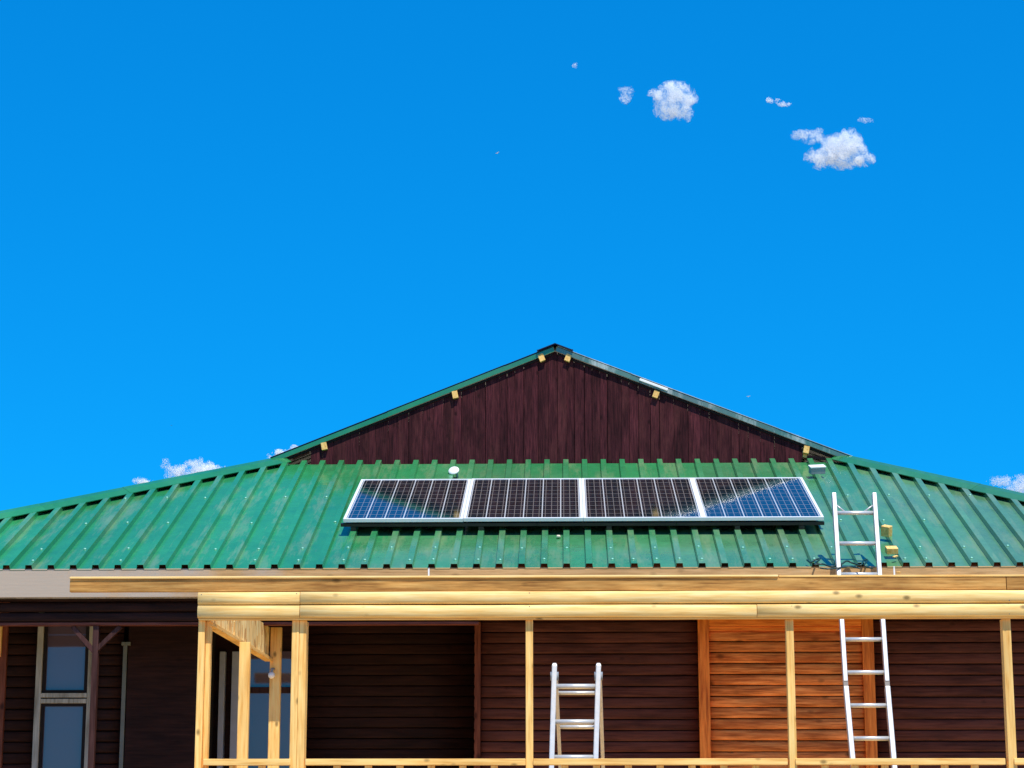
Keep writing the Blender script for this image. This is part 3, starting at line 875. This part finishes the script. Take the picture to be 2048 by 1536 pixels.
mb.build('lower_rail', M['blackmetal'], rail, 0.002)
mb = MB()
for x in (-1.62, -.6, .4, 1.4, 1.95):
    xr_ = min(ribs_x, key=lambda r: abs(r - x))
    mb.obox(roof(xr_, 0.975, 0.0545), (1, 0, 0), SL, RN, .02, .02, .0175)
mb.build('rail_foot', M['blackmetal'], rail)

# ================================================================ roof clutter
q, qx, qs = on_roof(908, 945, 0.05)
t = thing('vent_cap', 'small white round cap on the roof above the second solar panel', 'cap', roof(qx, qs, 0))
mb = MB(); mb.tube([roof(qx + .03, qs, 0.0), roof(qx + .02, qs, .05)], 0.012, 10); mb.build('stem', M['grey'], t)
mb = MB(); n1 = (RN + Vector((-.25, -.8, 0))).normalized(); c = roof(qx, qs, 0.06)
mb.tube([c, c + n1 * .006, c + n1 * .016, c + n1 * .020], [0.038, 0.05, 0.047, 0.02], 20); mb.build('disc', M['white'], t)
q, qx, qs = on_roof(1634, 944, 0.05)
t = thing('junction_box', 'white box with grey front on the roof beside the right end solar panel', 'box', roof(qx, qs, 0))
ua = (Vector((1, 0, 0)) + SL * 0.18).normalized(); va = RN.cross(ua)
mb = MB(); mb.obox(roof(qx, qs, 0.066), ua, va, RN, 0.066, 0.04, 0.028); mb.build('housing', M['grey'], t, 0.004)
mb = MB(); mb.obox(roof(qx, qs, 0.101), ua, va, RN, 0.071, 0.043, 0.0065); mb.build('lid', M['white'], t, 0.003)
def wedge(u, v, label, rot, dims, mat):
    q, qx, qs = on_roof(u, v, 0.05)
    a = (Vector((1, 0, 0)) * cos(rot) + SL * sin(rot)); b = RN.cross(a)
    hx, hy, hz = dims
    org = roof(qx, qs, 0.0)
    mb = MB(); c = roof(qx, qs, 0.037 + hz)
    mb.obox(c, a, b, RN, hx, hy, hz)
    o = mb.build('wood_block', mat, None, 0.004, origin=org)
    return tag(o, label, 'wood block', 'pine offcuts lying on the roof by the ladder')
wedge(1773, 1069, 'upper pine offcut lying askew on the roof ribs right of the tall ladder', -0.65, (0.036, 0.03, 0.042), M['newY'])
wedge(1783, 1103, 'lower squarer pine offcut on the roof right of the tall ladder', 0.05, (0.044, 0.04, 0.024), M['newY'])
q, qx, qs = on_roof(1791, 1127, 0.0)
mb = MB(); mb.bar(roof(qx - .015, qs + .02, .045), roof(qx + .02, 0.16, .045), 0.018, 0.01, RN); mb.bar(roof(qx + .005, -0.01, -0.03), roof(qx + .005, -0.012, -.1), .03, .01)
tag(mb.build('wood_lath', M['newY'], None, 0.001), 'thin pine lath dangling over the roof edge below the offcuts', 'lath')
q, qx, qs = on_roof(1117, 1075, 0.01)
mb = MB(); c = roof(qx, qs, .012); mb.tube([c + Vector((-.016, 0, 0)), c + Vector((-.008, 0, .006)), c + Vector((.008, 0, .006)), c + Vector((.016, 0, -.002))], [.004, .014, .013, .004], 7)
tag(mb.build('pebble', M['stone']), 'pale pebble lying on the green roof below the second solar panel', 'stone')
# cable along the eave
pts = []
for u, v, h in ((1614, 1119, .045), (1622, 1124, .04), (1631, 1118, .06), (1640, 1117, .058), (1632, 1124, .045), (1630, 1128, .045), (1645, 1127, .045), (1662, 1132, .045), (1680, 1129, .045), (1693, 1121, .06), (1705, 1125, .045), (1722, 1129, .05), (1727, 1120, .06), (1735, 1119, .058), (1729, 1130, .045), (1745, 1136, .02)):
    pts.append(on_roof(u, v, h)[0])
def smooth_pts(p, k=5):
    out = []
    for i in range(len(p) - 1):
        a, b, c, d = p[max(i - 1, 0)], p[i], p[i + 1], p[min(i + 2, len(p) - 1)]
        for j in range(k):
            t = j / k
            out.append(0.5 * ((2 * b) + (c - a) * t + (2 * a - 5 * b + 4 * c - d) * t * t + (-a + 3 * b - 3 * c + d) * t ** 3))
    return out + [p[-1]]
mb = MB(); mb.tube([p - RN * .004 for p in smooth_pts(pts)], 0.007, 8)
pts2 = [on_roof(u, v, .04)[0] for u, v in ((1640, 1136), (1655, 1138), (1675, 1136), (1700, 1133), (1720, 1137))]
mb.tube(smooth_pts(pts2), 0.006, 8)
tag(mb.build('cable', M['cable']), 'dark green cable coiled loosely along the roof edge at the tall ladder', 'cable')
# bulb
bp_ = at(543, 1350, YR - 0.05)
t = thing('light_bulb', 'white round light bulb on the inner porch post', 'light bulb', bp_)
mb = MB(); mb.tube([bp_ + Vector((0, 0, -.028)), bp_ + Vector((0, 0, -.022)), bp_ + Vector((0, 0, -.01)), bp_ + Vector((0, 0, .008)), bp_ + Vector((0, 0, .022))], [.006, .018, .026, .026, .014], 14); mb.build('globe', M['white'], t)
mb = MB(); mb.tube([bp_ + Vector((0, 0, .02)), bp_ + Vector((0, .02, .045)), bp_ + Vector((0.01, .052, .05))], 0.012, 8); mb.build('holder', M['grey'], t)

# ================================================================ ladders
def ladder_rail(name, p, q, w, d, par, mat=M['alu']):
    mb = MB(); mb.bar(p, q, w, d); return mb.build(name, mat, par, 0.006)
def rung(p, q, par, r=0.017):
    mb = MB(); p, q = Vector(p), Vector(q); mb.tube([p, q], r, 12); return mb.build('rung', M['alu'], par)
# tall ladder leaning on the eave
tl = tan(radians(19))
def lad_pt(u, v):          # plane Y = 16.2 + tl*(z - EZ)
    d = ray(u, v)
    t_ = (16.2 + tl * (CAM.z - EZ)) / (d.y - tl * d.z)
    return CAM + d * t_
lb = lad_pt(1700, 1536)
tall = thing('ladder', 'tall aluminium ladder leaning on the green roof edge at right', 'ladder', (lb.x, lb.y, DECK))
def ext(p, q, z):          # extend p->q down to height z
    k = (z - p.z) / (q.z - p.z); return p + (q - p) * k
A0, A1, A2 = lad_pt(1667.5, 988), lad_pt(1691, 1370), lad_pt(1706.5, 1536)
B0, B1, B2 = lad_pt(1748, 988), lad_pt(1774, 1370), lad_pt(1788.5, 1536)
for a, b, c in ((A0, A1, A2), (B0, B1, B2)):
    ladder_rail('rail', a, b + (a - b).normalized() * .02, 0.033, 0.055, tall)
    e = ext(b, c, DECK)
    ladder_rail('rail', b - (b - e).normalized() * .02, e, 0.037, 0.06, tall)
    mb = MB(); mb.bar(b + (a - b).normalized() * .022, b - (b - e).normalized() * .022, 0.034, 0.045); mb.build('hinge', M['joint'], tall)
def on_line(p0, p1, v, u0=None):   # point on 3-D segment seen at image row v
    best = None
    lo, hi = -3.0, 4.0
    def row(k):
        p = p0 + (p1 - p0) * k - CAM
        c, s = cos(YAW), sin(YAW)
        x = c * p.x + s * p.y; y = -s * p.x + c * p.y
        zz = y * cos(PITCH) + p.z * sin(PITCH); yy = -y * sin(PITCH) + p.z * cos(PITCH)
        return 768 - FPX * yy / zz
    for _ in range(50):
        m_ = (lo + hi) / 2
        if row(m_) < v: lo = m_
        else: hi = m_
    return p0 + (p1 - p0) * lo
for v in (1026, 1087, 1149, 1212, 1279, 1345, 1411, 1477, 1544, 1612, 1680):
    if v < 1370: p, q = on_line(A0, A1, v), on_line(B0, B1, v)
    else: p, q = on_line(A1, A2, v), on_line(B1, B2, v)
    rung(p, q, tall, 0.0165)
# cords at its head
mb = MB()
for (u0, v0, u1, v1) in ((1669, 1008, 1690, 1024), (1747, 1010, 1727, 1024)):
    mb.tube([lad_pt(u0, v0) - Vector((0, .01, 0)), lad_pt(u1, v1) - Vector((0, .005, 0))], 0.006, 6)
mb.build('stay', M['alu'], tall)
# short folding ladder inside the railing
def yp(u, v, Y): return at(u, v, Y)
st = thing('step_ladder', 'short folding aluminium ladder standing open behind the porch rail', 'ladder', (X(1155, 14.8), 14.85, DECK))
F = [(yp(1109, 1331, 14.77), yp(1103, 1536, 14.60)), (yp(1197, 1331, 14.77), yp(1191, 1536, 14.60))]
Bk = [(yp(1112, 1350, 14.82), yp(1120.5, 1536, 15.22)), (yp(1199.5, 1350, 14.82), yp(1206, 1536, 15.22))]
for a, b in F: ladder_rail('front_rail', a, ext(a, b, DECK), 0.035, 0.05, st)
for a, b in Bk: ladder_rail('back_rail', a, ext(a, b, DECK), 0.026, 0.04, st)
for (a, b), (c, d) in zip(F, Bk):
    mb = MB(); p = a + (b - a).normalized() * .075
    mb.tube([p + Vector((-.026, 0.01, 0)), p + Vector((.03, 0.01, 0))], 0.03, 14); mb.build('hinge', M['grey'], st)
    mb = MB(); mb.tube([a + Vector((0, 0, -.006)), a + Vector((0, 0, .016))], [0.021, 0.012], 12); mb.build('end_cap', M['white'], st)
for v in (1373, 1444, 1515, 1587, 1660): rung(on_line(*F[0], v), on_line(*F[1], v), st, 0.018)
for v in (1386, 1454, 1522, 1590, 1660): rung(on_line(*Bk[0], v), on_line(*Bk[1], v), st, 0.014)

# ================================================================ birds
def bird(u, v, dist, span, ang, label, mat, lift=.35):
    c = at(u, v, dist); t = MB()
    ax = Vector((cos(ang), 0, sin(ang))); up = Vector((-sin(ang), 0.2, cos(ang))).normalized(); fw = ax.cross(up)
    t.tube([c - fw * span * .3, c - fw * span * .15, c, c + fw * span * .2, c + fw * span * .28], [span * .02, span * .06, span * .08, span * .06, span * .015], 8)
    for s in (-1, 1):
        a = c + ax * s * span * .05; m_ = c + ax * s * span * .28 + up * span * lift * .35; e = c + ax * s * span * .5 + up * span * lift * .2
        ch = fw * span * .12
        t.add([a + ch, a - ch, m_ - ch * .9, m_ + ch * .9, e], [(0, 1, 2, 3), (3, 2, 4)])
        t.add([p - up * span * .012 for p in (a + ch, a - ch, m_ - ch * .9, m_ + ch * .9, e)], [(3, 2, 1, 0), (4, 2, 3)])
    o = t.build('bird', mat, None, origin=c)
    return tag(o, label, 'bird')
bird(995, 306, 120, 0.26, 0.5, 'tiny pale bird high in the blue sky left of the clouds', M['bird'])
bird(1497, 793, 120, 0.24, 0.1, 'tiny pale bird low in the sky right of the gable peak', M['bird'])
bird(343, 851, 160, 0.16, 0.2, 'tiny dark bird in the sky above the left roof slope', M['birdd'])

# ================================================================ clouds: drifts of small white flakes in depth
def cloud(name, label, blobs, n, dist=1600, fs=1.15, seed=0, wisp=0.5, nsc=0.062, cut=0.0):
    rnd = random.Random(seed); n = int(n * 3.0)
    k = dist / FPX
    c0 = at(blobs[0][0], blobs[0][1], dist)
    mb = MB(); vs, fc = [], []
    tot = [b[2] * b[3] * b[4] for b in blobs]; S_ = sum(tot)
    made = 0; tries = 0
    while made < n and tries < n * 12:
        tries += 1
        r = rnd.random() * S_; i = 0
        while r > tot[i] and i < len(blobs) - 1: r -= tot[i]; i += 1
        u, v, ru, rv, dn = blobs[i]
        while True:
            a, b, c = rnd.uniform(-1, 1), rnd.uniform(-1, 1), rnd.uniform(-1, 1)
            rr = a * a + b * b + c * c
            if rr < 1: break
        pu, pv, pd = u + a * ru, v + b * rv, c * min(ru, rv)
        nv = noise.fractal(Vector((pu * nsc + seed * 7, pv * nsc, pd * nsc)), 0.75, 2.1, 6)
        if nv + (1 - rr) * 0.9 - wisp * 0.7 - cut < rnd.random() ** 1.5 * 1.0: continue
        p = at(pu, pv, dist) + Vector((0, pd * k, 0)) - c0
        s = fs * k * rnd.uniform(.6, 1.3) * 0.5
        d = Vector((rnd.gauss(0, 1), rnd.gauss(0, 1), rnd.gauss(0, 1))).normalized(); e = d.orthogonal().normalized(); f = d.cross(e)
        q = len(vs); vs += [p + e * s, p + f * s, p - e * s, p - f * s]; fc.append((q, q + 1, q + 2, q + 3)); made += 1
    mb.add(vs, fc, .5)
    o = mb.build(name, M['cloud'], None); o.location = c0
    return tag(o, label, 'cloud', 'small white clouds in the sky')
cloud('cloud', 'largest bright white cloud in the upper right, with a ragged left tail',
      [(1685, 305, 52, 36, 1.5), (1650, 315, 44, 26, 1.1), (1725, 318, 28, 17, 1.1), (1700, 275, 28, 20, .8), (1625, 272, 38, 17, .55), (1600, 270, 22, 12, .4), (1690, 290, 40, 30, 1.2), (1665, 285, 40, 18, .6)], 17000, seed=3, wisp=.30)
cloud('cloud', 'rounded star shaped white cloud right of the sky centre',
      [(1345, 200, 42, 38, 1.0), (1352, 178, 30, 20, .9), (1378, 195, 20, 20, .7), (1312, 190, 18, 14, .6), (1340, 225, 36, 17, .7), (1368, 226, 22, 20, .55)], 9500, seed=5, wisp=.36)
cloud('cloud', 'faint wisp just left of the star shaped cloud',
      [(1250, 195, 14, 14, .6), (1246, 180, 14, 9, .4), (1262, 182, 10, 10, .4)], 420, seed=9, wisp=.35)
cloud('cloud', 'thin slanting wisp above the largest cloud', [(1548, 202, 16, 6, .6), (1569, 207, 16, 7, .9), (1538, 199, 8, 5, .4)], 420, seed=11, wisp=.3)
cloud('cloud', 'faintest small wisp to the upper right of the largest cloud', [(1724, 240, 12, 6, .5), (1736, 242, 12, 6, .5)], 110, seed=12, wisp=.3)
cloud('cloud', 'tiny cloud speck near the top of the sky', [(1150, 130, 7, 7, 1)], 45, seed=13, wisp=.2)
cloud('cloud', 'bright cloud rising behind the left hip of the roof',
      [(398, 938, 36, 24, 1.4), (425, 945, 50, 16, 1.3), (385, 950, 60, 18, 1.0), (332, 930, 14, 14, .35), (350, 940, 20, 14, .5)], 8500, dist=3200, seed=15, wisp=.28)
cloud('cloud', 'low pale puff behind the far left roof slope', [(282, 962, 18, 9, .6), (296, 965, 14, 8, .6)], 700, dist=3200, seed=17, wisp=.3)
cloud('cloud', 'small cloud tucked behind the lower left end of the gable roof',
      [(575, 906, 30, 12, 1.1), (556, 912, 24, 9, 1.0), (590, 896, 11, 7, .5)], 2200, dist=3200, seed=19, wisp=.3)
cloud('cloud', 'soft pale cloud behind the right roof slope at the picture edge',
      [(2035, 975, 40, 20, .8), (2010, 962, 40, 14, .5), (2060, 965, 40, 22, .8)], 3200, dist=3200, seed=21, wisp=.38)
